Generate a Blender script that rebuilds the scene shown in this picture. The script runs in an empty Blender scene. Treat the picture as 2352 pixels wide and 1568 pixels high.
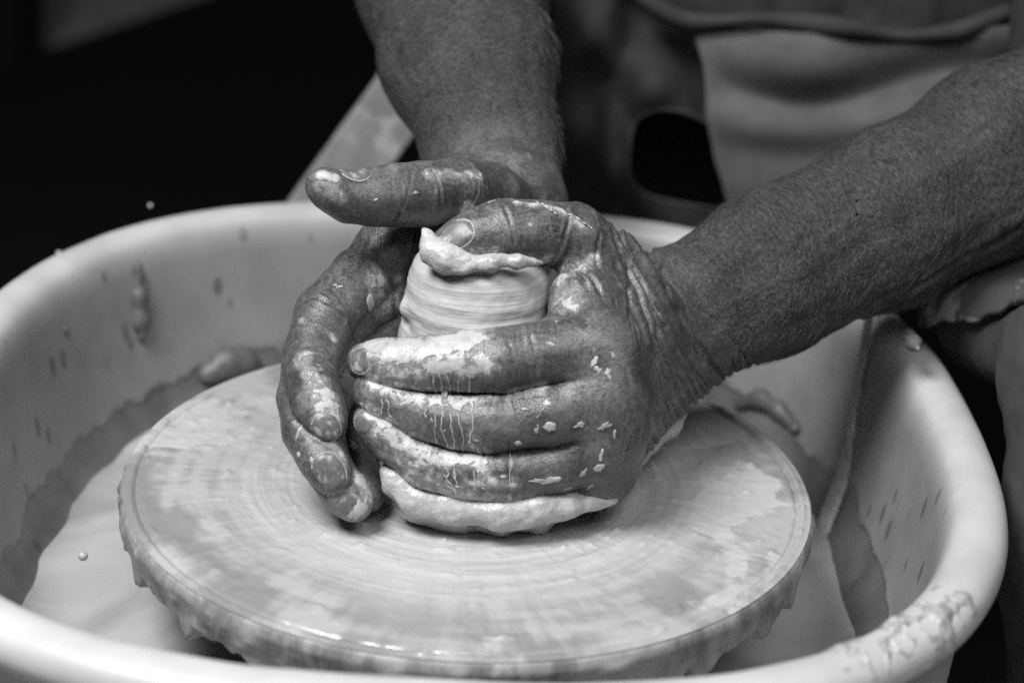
import bpy, bmesh, math, random
import numpy as np
from mathutils import Vector, Matrix
random.seed(7); RNG = np.random.default_rng(7)
V = lambda *a: np.array(a, dtype=np.float64)
sc = bpy.context.scene
COL = sc.collection

# ------------------------------------------------------------------ camera, light, exposure
IW, IH, LENS = 2352.0, 1568.0, 65.0
PITCH, ROLL, DIST, AIM = math.radians(22.6), math.radians(3.16), 0.9869, V(.0161, .162, 0)
_fw = V(0, math.cos(PITCH), -math.sin(PITCH)); _rt = V(1, 0, 0); _up = np.cross(_rt, _fw)
RT = math.cos(ROLL)*_rt + math.sin(ROLL)*_up; UP = -math.sin(ROLL)*_rt + math.cos(ROLL)*_up; FW = _fw
CAM = AIM - DIST*FW
cd = bpy.data.cameras.new('camera'); cam = bpy.data.objects.new('camera', cd); COL.objects.link(cam)
cam.matrix_world = Matrix(((RT[0], UP[0], -FW[0], CAM[0]), (RT[1], UP[1], -FW[1], CAM[1]), (RT[2], UP[2], -FW[2], CAM[2]), (0, 0, 0, 1)))
cd.lens = LENS; cd.sensor_width = 36; cd.clip_start = .01; cd.clip_end = 50
cd.dof.use_dof = True; cd.dof.focus_distance = .800; cd.dof.aperture_fstop = 5.4
sc.camera = cam
w = bpy.data.worlds.new('World'); sc.world = w; w.use_nodes = True
w.node_tree.nodes['Background'].inputs[0].default_value = (1, 1, 1, 1)
w.node_tree.nodes['Background'].inputs[1].default_value = .015
def area(name, loc, target, size, power):
    ld = bpy.data.lights.new(name, 'AREA'); ld.shape = 'RECTANGLE'; ld.size, ld.size_y = size; ld.energy = power
    o = bpy.data.objects.new(name, ld); COL.objects.link(o); o.location = loc
    o.rotation_euler = (Vector(target) - Vector(loc)).to_track_quat('-Z', 'Y').to_euler(); return o
area('window_softbox', (-.46, -.44, 1.10), (.0, .0, .03), (.55, .42), 24.5)
area('fill_softbox', (.45, -.60, 1.10), (.05, .05, .0), (.8, .6), 7.5)  # weak fill light added from the front right, no known fixture
sc.view_settings.view_transform = 'Standard'; sc.view_settings.look = 'None'
sc.view_settings.exposure = 0; sc.view_settings.gamma = 1; sc.view_settings.use_curve_mapping = False
sc.render.engine = 'CYCLES'; sc.cycles.use_denoising = False; sc.cycles.max_bounces = 5; sc.cycles.use_adaptive_sampling = True; sc.cycles.adaptive_threshold = .02

def at(px, py, Y):
    """point of the place seen at photo position (px, py) at depth Y (metres)"""
    D = FW + (px-IW/2)/(LENS/36*IW)*RT - (py-IH/2)/(LENS/36*IW)*UP
    return CAM + (Y-CAM[1])/D[1]*D
def at_z(px, py, z):
    D = FW + (px-IW/2)/(LENS/36*IW)*RT - (py-IH/2)/(LENS/36*IW)*UP
    return CAM + (z-CAM[2])/D[2]*D
def ray(px, py):
    D = FW + (px-IW/2)/(LENS/36*IW)*RT - (py-IH/2)/(LENS/36*IW)*UP
    return D/np.linalg.norm(D)
def unit(v): v = np.asarray(v, float); return v/np.linalg.norm(v)

# ------------------------------------------------------------------ helpers: noise, meshes, sdf
def vnoise(P, seed=0):
    """smooth value noise, P (...,3) in cells -> -1..1"""
    P = np.asarray(P, np.float64); i = np.floor(P).astype(np.int64); f = P - i; f = f*f*f*(f*(f*6-15)+10)
    def h(a, b, c):
        n = (a*73856093) ^ (b*19349663) ^ (c*83492791) ^ (seed*2654435761)
        n = (n ^ (n >> 13)) * 1274126177 & 0x7fffffff
        n = (n ^ (n >> 15)) * 668265263 & 0x7fffffff
        return (n ^ (n >> 14)) / 0x3fffffff - 1
    x, y, z = i[..., 0], i[..., 1], i[..., 2]; fx, fy, fz = f[..., 0], f[..., 1], f[..., 2]
    l = lambda a, b, t: a + (b-a)*t
    return l(l(l(h(x, y, z), h(x+1, y, z), fx), l(h(x, y+1, z), h(x+1, y+1, z), fx), fy),
             l(l(h(x, y, z+1), h(x+1, y, z+1), fx), l(h(x, y+1, z+1), h(x+1, y+1, z+1), fx), fy), fz)
def fbm(P, seed=0, o=3):
    s = 0; a = 1; t = 0
    for k in range(o): s = s + a*vnoise(np.asarray(P)*2**k, seed+k*17); t += a; a *= .5
    return s/t

def make_obj(name, verts, faces, mat, parent=None, smooth=True, attrs=None):
    me = bpy.data.meshes.new(name); verts = np.asarray(verts, np.float32)
    if isinstance(faces, np.ndarray) and faces.ndim == 2:
        n, k = faces.shape
        me.vertices.add(len(verts)); me.vertices.foreach_set('co', verts.ravel())
        me.loops.add(n*k); me.loops.foreach_set('vertex_index', faces.astype(np.int32).ravel())
        me.polygons.add(n); me.polygons.foreach_set('loop_start', np.arange(0, n*k, k, dtype=np.int32))
        me.update(calc_edges=True); me.validate()
    else:
        me.from_pydata(verts.tolist(), [], faces)
    if smooth: me.polygons.foreach_set('use_smooth', np.ones(len(me.polygons), bool))
    for k, a in (attrs or {}).items():
        a = np.asarray(a, np.float32)
        if a.ndim == 1: at_ = me.attributes.new(k, 'FLOAT', 'POINT'); at_.data.foreach_set('value', a)
        else: at_ = me.attributes.new(k, 'FLOAT_VECTOR', 'POINT'); at_.data.foreach_set('vector', a.ravel())
    if mat: me.materials.append(mat)
    o = bpy.data.objects.new(name, me); COL.objects.link(o)
    if parent: o.parent = parent
    return o
def tag(o, label=None, cat=None, group=None, kind=None):
    for k, v in (('label', label), ('category', cat), ('group', group), ('kind', kind)):
        if v: o[k] = v
    return o
def empty(name, loc=(0, 0, 0)):
    o = bpy.data.objects.new(name, None); COL.objects.link(o); o.location = loc; o.empty_display_size = .05
    return o
def grid_faces(nu, nv, wrap_u=False, wrap_v=False):
    """nu x nv vertices, index u*nv+v"""
    u = np.arange(nu if wrap_u else nu-1); v = np.arange(nv if wrap_v else nv-1)
    U, W = np.meshgrid(u, v, indexing='ij'); U1, W1 = (U+1) % nu, (W+1) % nv
    return np.stack([U*nv+W, U1*nv+W, U1*nv+W1, U*nv+W1], -1).reshape(-1, 4)

class RC:   # round cone between a and b
    def __init__(s, a, b, r1, r2):
        s.a, s.b, s.r1, s.r2 = np.asarray(a, np.float32), np.asarray(b, np.float32), r1, r2
        s.c = (s.a+s.b)/2; s.R = float(np.linalg.norm(s.b-s.a)/2 + max(r1, r2))
    def __call__(s, P):
        ba = s.b-s.a; L2 = float(ba@ba); pa = P-s.a
        if L2 < 1e-12: return np.sqrt((pa*pa).sum(-1))-s.r1
        pb = pa@ba; t = np.clip(pb/L2, 0, 1); q = np.einsum('...i,...i', pa, pa) + t*(t*L2 - 2*pb)
        return np.sqrt(np.maximum(q, 0)) - (s.r1 + (s.r2-s.r1)*t)
class EL:   # ellipsoid, axes rows of M
    def __init__(s, c, rad, ax=(1, 0, 0), up=(0, 0, 1)):
        x = unit(ax); y = unit(np.cross(up, x)); z = np.cross(x, y)
        s.c = np.asarray(c, np.float32); s.M = np.stack([x, y, z]).astype(np.float32); s.r = np.asarray(rad, np.float32); s.R = float(max(rad))
    def __call__(s, P):
        q = (P-s.c)@s.M.T; k0 = np.sqrt(((q/s.r)**2).sum(-1)); k1 = np.sqrt(((q/(s.r*s.r))**2).sum(-1))+1e-9
        return k0*(k0-1)/k1
def smin(a, b, k):
    h = np.clip(.5+.5*(b-a)/k, 0, 1); return b + (a-b)*h - k*h*(1-h)
def group_eval(prims, k, P, C, rad, D=None):
    if D is None: D = np.full(P.shape[:2], .2, np.float32)
    for p in prims:
        s = np.nonzero(((C-p.c)**2).sum(-1) < (p.R+rad+.016)**2)[0]
        if len(s): D[s] = smin(D[s], p(P[s]), k)
    return D
class Body:
    """palm / limb prims blended softly; fingers blended with a crisp line where two of them press together"""
    def __init__(s, palm, fingers, kp=.014, kf=.0045, kw=.007, groove=.0015): s.palm, s.fingers, s.kp, s.kf, s.kw, s.groove = palm, fingers, kp, kf, kw, groove
    def __call__(s, P, C, rad):
        D = group_eval(s.palm, s.kp, P, C, rad); F = m1 = m2 = None
        for f in s.fingers:
            d = group_eval(f, .004, P, C, rad)
            if F is None: F, m1, m2 = d, d, np.full_like(d, .3)
            else: F = smin(F, d, s.kf); m2 = np.minimum(m2, np.maximum(m1, d)); m1 = np.minimum(m1, d)
        if F is None: return D
        return smin(D, F + s.groove*np.exp(-((m2-m1)/.0015)**2), s.kw)
    def sub(s, test): return Body([p for p in s.palm if test(p)], [g for g in ([p for p in f if test(p)] for f in s.fingers) if g], s.kp, s.kf, s.kw, s.groove)
    def at(s, pts):
        pts = np.asarray(pts, np.float32).reshape(-1, 3); return s(pts[:, None, :], pts, 0.)[:, 0]
    def march(s, o, d, n=60, tmax=2.):
        o = np.asarray(o, np.float32).reshape(-1, 3); d = np.asarray(d, np.float32).reshape(-1, 3)+0*o
        def near(p):
            q = p.c-o; q = q-np.einsum('ij,ij->i', q, d)[:, None]*d; return np.sqrt((q*q).sum(-1)).min() < p.R+.02
        b_ = s.sub(near); t = np.zeros(len(o), np.float32)
        for _ in range(n): t += np.clip(b_.at(o+t[:, None]*d), -.02, .012)*.92
        return o+t[:, None]*d
    def normal(s, p, e=.0008):
        p = np.asarray(p, np.float32).reshape(-1, 3); c = p.mean(0); rr = float(np.linalg.norm(p-c, axis=1).max()); b_ = s.sub(lambda q: np.linalg.norm(q.c-c) < q.R+rr+.02)
        g = np.stack([b_.at(p+e*np.eye(3, dtype=np.float32)[i])-b_.at(p-e*np.eye(3, dtype=np.float32)[i]) for i in range(3)], -1)
        return g/(np.linalg.norm(g, axis=1, keepdims=True)+1e-9)
    def bounds(s):
        A = s.palm+[q for f in s.fingers for q in f]
        return np.min([p.c-p.R for p in A], 0)-.004, np.max([p.c+p.R for p in A], 0)+.004

def sdf_mesh(fn, lo, hi, h, B=16, smooth=2):
    lo = np.asarray(lo, np.float64); nb = np.ceil((np.asarray(hi)-lo)/(B*h)).astype(int)
    I = np.stack(np.meshgrid(*[np.arange(n) for n in nb], indexing='ij'), -1).reshape(-1, 3)
    C = (lo + (I+.5)*B*h).astype(np.float32); rad = B*h*.8660254
    d = fn(C[:, None, :], C, rad)[:, 0]; keep = np.abs(d) < rad*1.15+.001; I, C = I[keep], C[keep]
    l = np.arange(B+1); L = np.stack(np.meshgrid(l, l, l, indexing='ij'), -1)
    Ps = lo + (I[:, None, None, None, :]*B + L)*h
    D = np.empty(Ps.shape[:4], np.float32); ch = 200
    for a in range(0, len(I), ch):
        P = Ps[a:a+ch].reshape(-1, (B+1)**3, 3).astype(np.float32); D[a:a+ch] = fn(P, C[a:a+ch], rad).reshape(-1, B+1, B+1, B+1)
    S = D < 0
    N = nb*B+3; key = lambda G: (G[..., 0]*N[1] + G[..., 1])*N[2] + G[..., 2]
    corners = [(i, j, k) for i in (0, 1) for j in (0, 1) for k in (0, 1)]
    sl = lambda i: slice(i, i+B)
    cnt = sum(S[:, sl(i), sl(j), sl(k)].astype(np.int8) for i, j, k in corners)
    b, x, y, z = np.nonzero((cnt > 0) & (cnt < 8))
    vals = {c: D[b, x+c[0], y+c[1], z+c[2]] for c in corners}
    acc = np.zeros((len(b), 3)); n = np.zeros(len(b))
    for c in corners:
        for ax in range(3):
            if c[ax]: continue
            e = list(c); e[ax] = 1; e = tuple(e); A, Bv = vals[c], vals[e]; m = (A < 0) != (Bv < 0)
            t = np.where(m, A/np.where(m, A-Bv, 1), 0); p = np.repeat(np.array(c, float)[None], len(b), 0); p[:, ax] += t
            acc[m] += p[m]; n[m] += 1
    cell = I[b]*B + np.stack([x, y, z], -1); vert = lo + (cell + acc/n[:, None])*h
    K = key(cell+1); o = np.argsort(K); K = K[o]; vert = vert[o]
    faces = []
    for ax in range(3):
        s0 = [slice(0, B)]*3; s1 = [slice(0, B)]*3; s1[ax] = slice(1, B+1)
        A, Bv = S[(slice(None), *s0)], S[(slice(None), *s1)]
        b, x, y, z = np.nonzero(A != Bv); g = I[b]*B + np.stack([x, y, z], -1) + 1
        u, v = (ax+1) % 3, (ax+2) % 3; eu, ev = np.eye(3, dtype=int)[u], np.eye(3, dtype=int)[v]
        q = np.stack([key(g-eu-ev), key(g-ev), key(g), key(g-eu)], -1)
        flip = ~A[b, x, y, z]; q[flip] = q[flip][:, ::-1]; faces.append(q)
    fk = np.concatenate(faces); idx = np.searchsorted(K, fk); idx = np.clip(idx, 0, len(K)-1); ok = (K[idx] == fk).all(1)
    F = idx[ok]
    for _ in range(smooth): vert = lap(vert, F, .5)
    return vert, F
def lap(v, F, a):
    e = np.concatenate([F[:, [0, 1]], F[:, [1, 2]], F[:, [2, 3]], F[:, [3, 0]]]); n = len(v)
    c = np.bincount(e[:, 0], minlength=n)+np.bincount(e[:, 1], minlength=n)
    s = np.stack([np.bincount(e[:, 0], v[e[:, 1], k], n)+np.bincount(e[:, 1], v[e[:, 0], k], n) for k in range(3)], -1)
    return v + a*(s/np.maximum(c, 1)[:, None]-v)
def vnormals(v, F):
    n = np.cross(v[F[:, 2]]-v[F[:, 0]], v[F[:, 3]]-v[F[:, 1]]); out = np.zeros_like(v)
    for k in range(3):
        s = 0
        for c in range(4): s = s + np.bincount(F[:, c], n[:, k], len(v))
        out[:, k] = s
    return out/(np.linalg.norm(out, axis=1, keepdims=True)+1e-12)

# ------------------------------------------------------------------ materials
class NT:
    def __init__(s, name):
        s.m = bpy.data.materials.new(name); s.m.use_nodes = True; s.t = s.m.node_tree; s.b = s.t.nodes['Principled BSDF']
    def n(s, typ, **kw):
        nd = s.t.nodes.new('ShaderNode'+typ)
        for k, v in kw.items():
            if hasattr(nd, k) and not k[0].isupper(): setattr(nd, k, v)
        return nd
    def link(s, a, b): s.t.links.new(a, b)
    def put(s, sock, v):
        if hasattr(v, 'is_output') or isinstance(v, bpy.types.NodeSocket): s.link(v, sock)
        elif isinstance(v, (tuple, list)): sock.default_value = v
        else:
            try: sock.default_value = v
            except Exception: sock.default_value = (v, v, v, 1)
    def obj(s): return s.n('TexCoord').outputs['Object']
    def attr(s, name, vec=False):
        a = s.n('Attribute'); a.attribute_name = name; return a.outputs['Vector' if vec else 'Fac']
    def mapv(s, v, scale=(1, 1, 1), loc=(0, 0, 0)):
        m = s.n('Mapping'); s.put(m.inputs[0], v); m.inputs['Scale'].default_value = scale; m.inputs['Location'].default_value = loc; return m.outputs[0]
    def noise(s, v, scale, detail=3, rough=.55, dist=0):
        t = s.n('TexNoise'); s.put(t.inputs['Vector'], v); t.inputs['Scale'].default_value = scale; t.inputs['Detail'].default_value = detail
        t.inputs['Roughness'].default_value = rough; t.inputs['Distortion'].default_value = dist; return t.outputs['Fac']
    def voro(s, v, scale, feature='F1', rnd=1.):
        t = s.n('TexVoronoi', feature=feature); s.put(t.inputs['Vector'], v); t.inputs['Scale'].default_value = scale; t.inputs['Randomness'].default_value = rnd
        return t.outputs['Distance']
    def math(s, op, a, b=0., c=None, clamp=False):
        m = s.n('Math', operation=op); m.use_clamp = clamp; s.put(m.inputs[0], a); s.put(m.inputs[1], b)
        if c is not None: s.put(m.inputs[2], c)
        return m.outputs[0]
    def ramp(s, v, lo, hi, a=0., b=1.):
        m = s.n('MapRange'); m.interpolation_type = 'SMOOTHSTEP'
        for i, x in enumerate((v, lo, hi, a, b)): s.put(m.inputs[i], x)
        return m.outputs[0]
    def mix(s, f, a, b):
        m = s.n('Mix'); m.data_type = 'FLOAT'; s.put(m.inputs[0], f); s.put(m.inputs[2], a); s.put(m.inputs[3], b); return m.outputs[0]
    def bump(s, h, strength, dist, normal=None):
        b = s.n('Bump'); b.inputs['Strength'].default_value = strength; b.inputs['Distance'].default_value = dist; s.put(b.inputs['Height'], h)
        if normal is not None: s.link(normal, b.inputs['Normal'])
        return b.outputs[0]
    def out(s, color=None, rough=None, normal=None, **kw):
        if color is not None: s.put(s.b.inputs['Base Color'], color if not isinstance(color, (int, float)) else (color, color, color, 1))
        if rough is not None: s.put(s.b.inputs['Roughness'], rough)
        if normal is not None: s.link(normal, s.b.inputs['Normal'])
        for k, v in kw.items(): s.put(s.b.inputs[k.replace('_', ' ')], v)
        return s.m

def mat_skin():
    t = NT('skin'); o = t.obj(); fm = t.attr('forearm'); fuv = t.attr('forearm_uv', True); hand = t.math('SUBTRACT', 1., fm)
    blot = t.noise(o, 60, 4, .6); fine = t.noise(o, 620, 4, .7); pore = t.voro(o, 1100)
    skin = t.mix(t.ramp(blot, .3, .7), .055, .100); skin = t.math('MULTIPLY', skin, t.ramp(fine, .28, .72, .6, 1.35))
    # forearm: leathery skin drawn out round the arm, freckles
    cells = t.noise(t.mapv(fuv, (1, .5, 1)), 640, 4, .7, .3); wr = t.noise(t.mapv(fuv, (1.5, .25, 1)), 170, 3, .6, .6); spk = t.noise(fuv, 210, 4, .7); frk = t.noise(fuv, 95, 3, .6)
    fore = t.mix(t.ramp(cells, .3, .7), .018, .068); fore = t.math('MULTIPLY', fore, t.ramp(spk, .25, .65, .75, 1.1)); fore = t.math('MULTIPLY', fore, t.ramp(t.noise(fuv, 38, 3, .6), .3, .7, .72, 1.2))
    fore = t.math('MULTIPLY', fore, t.ramp(frk, .58, .70, 1., .45))
    skin = t.mix(fm, skin, fore)
    # wandering skin lines with pale slip caught in them
    def lines(scale, rot, w0, w1):
        m = t.n('Mapping'); t.put(m.inputs[0], o); m.inputs['Rotation'].default_value = rot; m.inputs['Scale'].default_value = scale
        return t.ramp(t.math('ABSOLUTE', t.math('SUBTRACT', t.noise(m.outputs[0], 1, 1, .4, .25), .5)), w0, w1, 1, 0)
    line = t.math('MAXIMUM', lines((330, 55, 70), (.3, .5, .4), .01, .05), t.math('MAXIMUM', lines((60, 60, 300), (.5, -.4, .9), .01, .045), t.math('MULTIPLY', lines((80, 520, 120), (.2, .9, -.7), .01, .07), .6)))
    grp = t.ramp(t.noise(o, 45, 2), .45, .62); pale = t.math('MULTIPLY', t.math('MULTIPLY', line, grp), hand)
    slipf = t.attr('slip'); rag = t.noise(o, 210, 6, .68, .5); st = t.noise(t.mapv(o, (420, 420, 90)), 1, 3, .6)
    rg = t.math('ADD', t.math('MULTIPLY', t.math('SUBTRACT', rag, .5), 2.1), t.math('MULTIPLY', t.math('SUBTRACT', st, .5), .5))
    sf = t.math('ADD', slipf, t.math('MULTIPLY', rg, t.ramp(slipf, .05, .4)))
    thick = t.ramp(sf, .52, .72); haze_ = t.math('MULTIPLY', t.ramp(t.noise(o, 95, 5, .7, .6), .50, .76, 0, .42), hand); film = t.math('MAXIMUM', t.math('MULTIPLY', t.ramp(sf, .10, .62), .6), haze_)
    speck = t.math('MULTIPLY', t.ramp(t.noise(o, 460, 2, .5), .70, .76), t.math('MULTIPLY', hand, t.ramp(t.noise(o, 50, 2), .45, .6)))
    dirt = t.math('MAXIMUM', t.math('MULTIPLY', pale, .2), t.math('MULTIPLY', speck, .55)); dirt = t.math('MAXIMUM', dirt, film)
    col = t.mix(dirt, skin, .34); col = t.mix(thick, col, t.ramp(rag, .3, .7, .33, .47))
    rough = t.mix(thick, t.mix(fm, t.math('ADD', t.ramp(blot, .3, .7, .23, .37), t.math('MULTIPLY', t.math('SUBTRACT', fine, .5), .3)), .58), .30)
    n1 = t.bump(fine, .36, .0010, t.bump(pore, .12, .0005)); n1 = t.bump(t.math('MULTIPLY', line, hand), -.4, .0004, n1)
    n1 = t.bump(t.math('MULTIPLY', t.math('ADD', cells, wr), fm), 1., .0018, n1); n1 = t.bump(thick, .7, .0006, n1)
    return t.out(col, rough, n1, Specular_IOR_Level=.5)
def mat_slip(name='wet_slip', v=.47, rough=.27):
    t = NT(name); o = t.obj(); n = t.noise(o, 160, 4, .6)
    return t.out(t.ramp(n, .25, .75, v*.72, v*1.08), rough, t.bump(t.noise(o, 320, 4), .55, .0009, t.bump(n, .4, .0014)))
def mat_clay():
    t = NT('thrown_clay'); o = t.obj(); s = t.mapv(o, (18, 18, 420)); st = t.noise(s, 1, 4, .6, .4)
    f = t.noise(t.mapv(o, (60, 60, 1300)), 1, 2, .5)
    c = t.mix(t.ramp(st, .3, .7), .43, .52); c = t.math('MULTIPLY', c, t.ramp(f, .2, .8, .9, 1.05))
    return t.out(c, .34, t.bump(f, .35, .0005, t.bump(st, .5, .0012)))
def mat_nail():
    t = NT('fingernail'); o = t.obj(); n = t.noise(o, 300, 3); sl = t.ramp(t.noise(o, 180, 5, .65), .52, .66)
    return t.out(t.mix(sl, t.ramp(n, .3, .7, .10, .15), .36), .38, t.bump(n, .2, .0003))
def mat_wheel():
    t = NT('wheel_top'); o = t.obj(); sep = t.n('SeparateXYZ'); t.link(o, sep.inputs[0])
    x, y = sep.outputs[0], sep.outputs[1]; r = t.math('SQRT', t.math('ADD', t.math('MULTIPLY', x, x), t.math('MULTIPLY', y, y)))
    nx, ny = t.math('DIVIDE', x, t.math('MAXIMUM', r, .01)), t.math('DIVIDE', y, t.math('MAXIMUM', r, .01))
    def pol(ka, kr):
        c = t.n('CombineXYZ'); t.link(t.math('MULTIPLY', nx, ka), c.inputs[0]); t.link(t.math('MULTIPLY', ny, ka), c.inputs[1]); t.link(t.math('MULTIPLY', r, kr), c.inputs[2]); return c.outputs[0]
    radial = t.noise(pol(16, 16), 1, 2, .5, 0); ring = t.noise(pol(.8, 230), 1, 2, .5, 0); ring2 = t.noise(pol(3, 700), 1, 2); arc = t.noise(pol(2.2, 110), 1, 2, .5, 0)
    blob = t.noise(o, 20, 3, .5, .3); fine = t.noise(o, 230, 4, .65)
    outer = t.ramp(t.math('ADD', r, t.math('MULTIPLY', t.math('SUBTRACT', blob, .5), .06)), .085, .135)
    wet = t.ramp(t.math('ADD', t.math('MULTIPLY', radial, .45), t.math('ADD', t.math('MULTIPLY', arc, .55), t.math('MULTIPLY', t.math('SUBTRACT', blob, .5), 1.1))), .36, .66)
    pud = t.ramp(t.math('ADD', t.noise(o, 13, 3, .5, .4), t.math('MULTIPLY', t.math('SUBTRACT', t.noise(o, 120, 4), .5), .1)), .56, .60)
    co = t.mix(wet, .23, .38); co = t.mix(pud, co, .45); ci = t.mix(t.ramp(ring, .3, .7), .38, .46)
    c = t.mix(outer, ci, co); c = t.math('MULTIPLY', c, t.ramp(fine, .25, .75, .96, 1.03)); c = t.math('MULTIPLY', c, t.ramp(t.noise(o, 330, 2), .68, .74, 1., 1.2))
    inn = t.math('SUBTRACT', 1., t.math('MULTIPLY', outer, .85))
    h = t.math('ADD', t.math('MULTIPLY', ring, t.math('MULTIPLY', inn, 1.3)), t.math('MULTIPLY', t.math('ADD', wet, pud), .5))
    return t.out(c, t.mix(wet, .15, .23), t.bump(h, .5, .0015, t.bump(fine, .06, .0008)))
def mat_wheel_side():
    t = NT('wheel_side'); o = t.obj(); n = t.noise(t.mapv(o, (1, 1, .35)), 60, 5, .65, .3)
    c = t.mix(t.ramp(n, .36, .62), .17, .36); return t.out(c, .4, t.bump(n, .6, .002))
def mat_pan():
    t = NT('pan_plastic'); o = t.obj(); sep = t.n('SeparateXYZ'); t.link(o, sep.inputs[0]); z = sep.outputs[2]
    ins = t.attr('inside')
    big = t.noise(o, 9, 3, .5); edge = t.noise(o, 55, 5, .65, .4); st = t.noise(t.mapv(o, (90, 90, 14)), 1, 3, .6)
    # tide mark: wet slurry film on the lower wall with a ragged upper edge
    lim = t.math('ADD', -.050, t.math('ADD', t.math('MULTIPLY', t.math('SUBTRACT', big, .5), .055), t.math('MULTIPLY', t.math('SUBTRACT', edge, .5), .014)))
    dz = t.math('SUBTRACT', z, lim); film = t.math('MULTIPLY', t.math('MAXIMUM', t.ramp(dz, -.004, .004, .75, 0), t.math('MULTIPLY', t.ramp(t.math('ABSOLUTE', t.math('ADD', dz, .002)), .0, .004, 1, 0), 1.)), ins)
    dots = t.math('MULTIPLY', t.ramp(t.voro(t.mapv(o, (1, 1, .5)), 62), .13, .24, 1, 0), t.math('MULTIPLY', t.ramp(t.noise(o, 14, 2), .42, .56), ins))
    base = t.mix(t.ramp(t.noise(o, 30, 4), .3, .7), .42, .5)
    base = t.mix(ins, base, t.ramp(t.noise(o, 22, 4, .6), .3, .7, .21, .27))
    c = t.mix(t.math('MULTIPLY', dots, .7), base, .07); c = t.mix(film, c, t.ramp(t.noise(o, 40, 4), .3, .7, .06, .13))
    return t.out(c, t.mix(film, .42, .3), t.bump(film, .5, .001, t.bump(edge, .08, .001)))
def mat_pool():
    t = NT('slurry'); o = t.obj(); n = t.noise(o, 14, 4, .5, .6); f = t.noise(o, 90, 3)
    c = t.mix(t.ramp(n, .35, .65), .30, .45); return t.out(c, .14, t.bump(f, .12, .0012, t.bump(n, .35, .006)))
def mat_cloth(name, v, weave=900., splat=0.):
    t = NT(name); o = t.obj(); n = t.noise(o, 30, 4, .6); wv = t.n('TexWave'); wv.inputs['Scale'].default_value = weave/2.; wv.inputs['Distortion'].default_value = 1.5
    wv.bands_direction = 'DIAGONAL'; t.link(o, wv.inputs['Vector'])
    c = t.math('MULTIPLY', t.ramp(n, .3, .7, v*.8, v*1.15), t.math('ADD', .85, t.math('MULTIPLY', wv.outputs['Fac'], .3)))
    if splat:
        s = t.ramp(t.noise(o, 34, 4, .6, .5), .53, .62); c = t.mix(t.math('MULTIPLY', s, splat), c, .42)
    return t.out(c, .85, t.bump(wv.outputs['Fac'], .3, .0004, t.bump(n, .3, .002)), Specular_IOR_Level=.2)
def mat_plain(name, v, rough=.7, var=.15, scale=12):
    t = NT(name); n = t.noise(t.obj(), scale, 4); return t.out(t.ramp(n, .3, .7, v*(1-var), v*(1+var)), rough, t.bump(n, .1, .002))
M = dict(skin=mat_skin(), slip=mat_slip(), spot=mat_slip('slip_spots_glint', .36, .3), clay=mat_clay(), nail=mat_nail(), wheel=mat_wheel(), wheel_side=mat_wheel_side(), pan=mat_pan(), pool=mat_pool(),
         apron=mat_cloth('apron_dark', .034), pocket=mat_cloth('apron_pale', .105, 700), shirt=mat_plain('shirt_black', .006, .9), jeans=mat_cloth('trouser_denim', .065, 1100, 0.),
         cuff=mat_cloth('splashed_cloth', .075, 1400, .55), floor=mat_plain('floor_grey', .6, .7), mat=mat_plain('rubber_black', .004, .8), dark=mat_plain('dark_metal', .02, .5),
         plank=mat_cloth('splashed_panel', .28, 400, .9), band=mat_cloth('apron_band', .045, 900), hair=mat_plain('arm_hair', .16, .4), piping=mat_plain('piping_pale', .05, .9))

# ------------------------------------------------------------------ setting
FLOOR_Z = -.62
fl = make_obj('floor', [(-6, -4, FLOOR_Z), (6, -4, FLOOR_Z), (6, 8, FLOOR_Z), (-6, 8, FLOOR_Z)], [(0, 1, 2, 3)], M['floor'], smooth=False); tag(fl, kind='structure')
def box_mesh(c, ax, ay, az, bev=.003):
    """box with centre c and half-axis vectors"""
    bm = bmesh.new(); bmesh.ops.create_cube(bm, size=2)
    Mx = Matrix([[ax[i], ay[i], az[i]] for i in range(3)])
    for v in bm.verts: v.co = Mx @ v.co + Vector(c)
    bmesh.ops.bevel(bm, geom=bm.edges[:], offset=bev, segments=2, affect='EDGES', profile=.5); return bm
def bm_obj(name, bm, mat, parent=None, smooth=False):
    me = bpy.data.meshes.new(name); bmesh.ops.recalc_face_normals(bm, faces=bm.faces[:]); bm.to_mesh(me); bm.free(); me.materials.append(mat)
    if smooth: me.polygons.foreach_set('use_smooth', np.ones(len(me.polygons), bool))
    o = bpy.data.objects.new(name, me); COL.objects.link(o)
    if parent: o.parent = parent
    return o
p0, p1 = at_z(0, 165, FLOOR_Z), at_z(480, 0, FLOOR_Z); e = unit(p1-p0); nrm = V(e[1], -e[0], 0)
c = (p0+p1)/2 + nrm*1.6 + e*.5
mt = bm_obj('rubber_mat', box_mesh(c+V(0, 0, .006), e*3.0, nrm*1.6, V(0, 0, .006), .003), M['mat'])
tag(mt, 'large black rubber floor mat behind the splash pan', 'mat')
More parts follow.
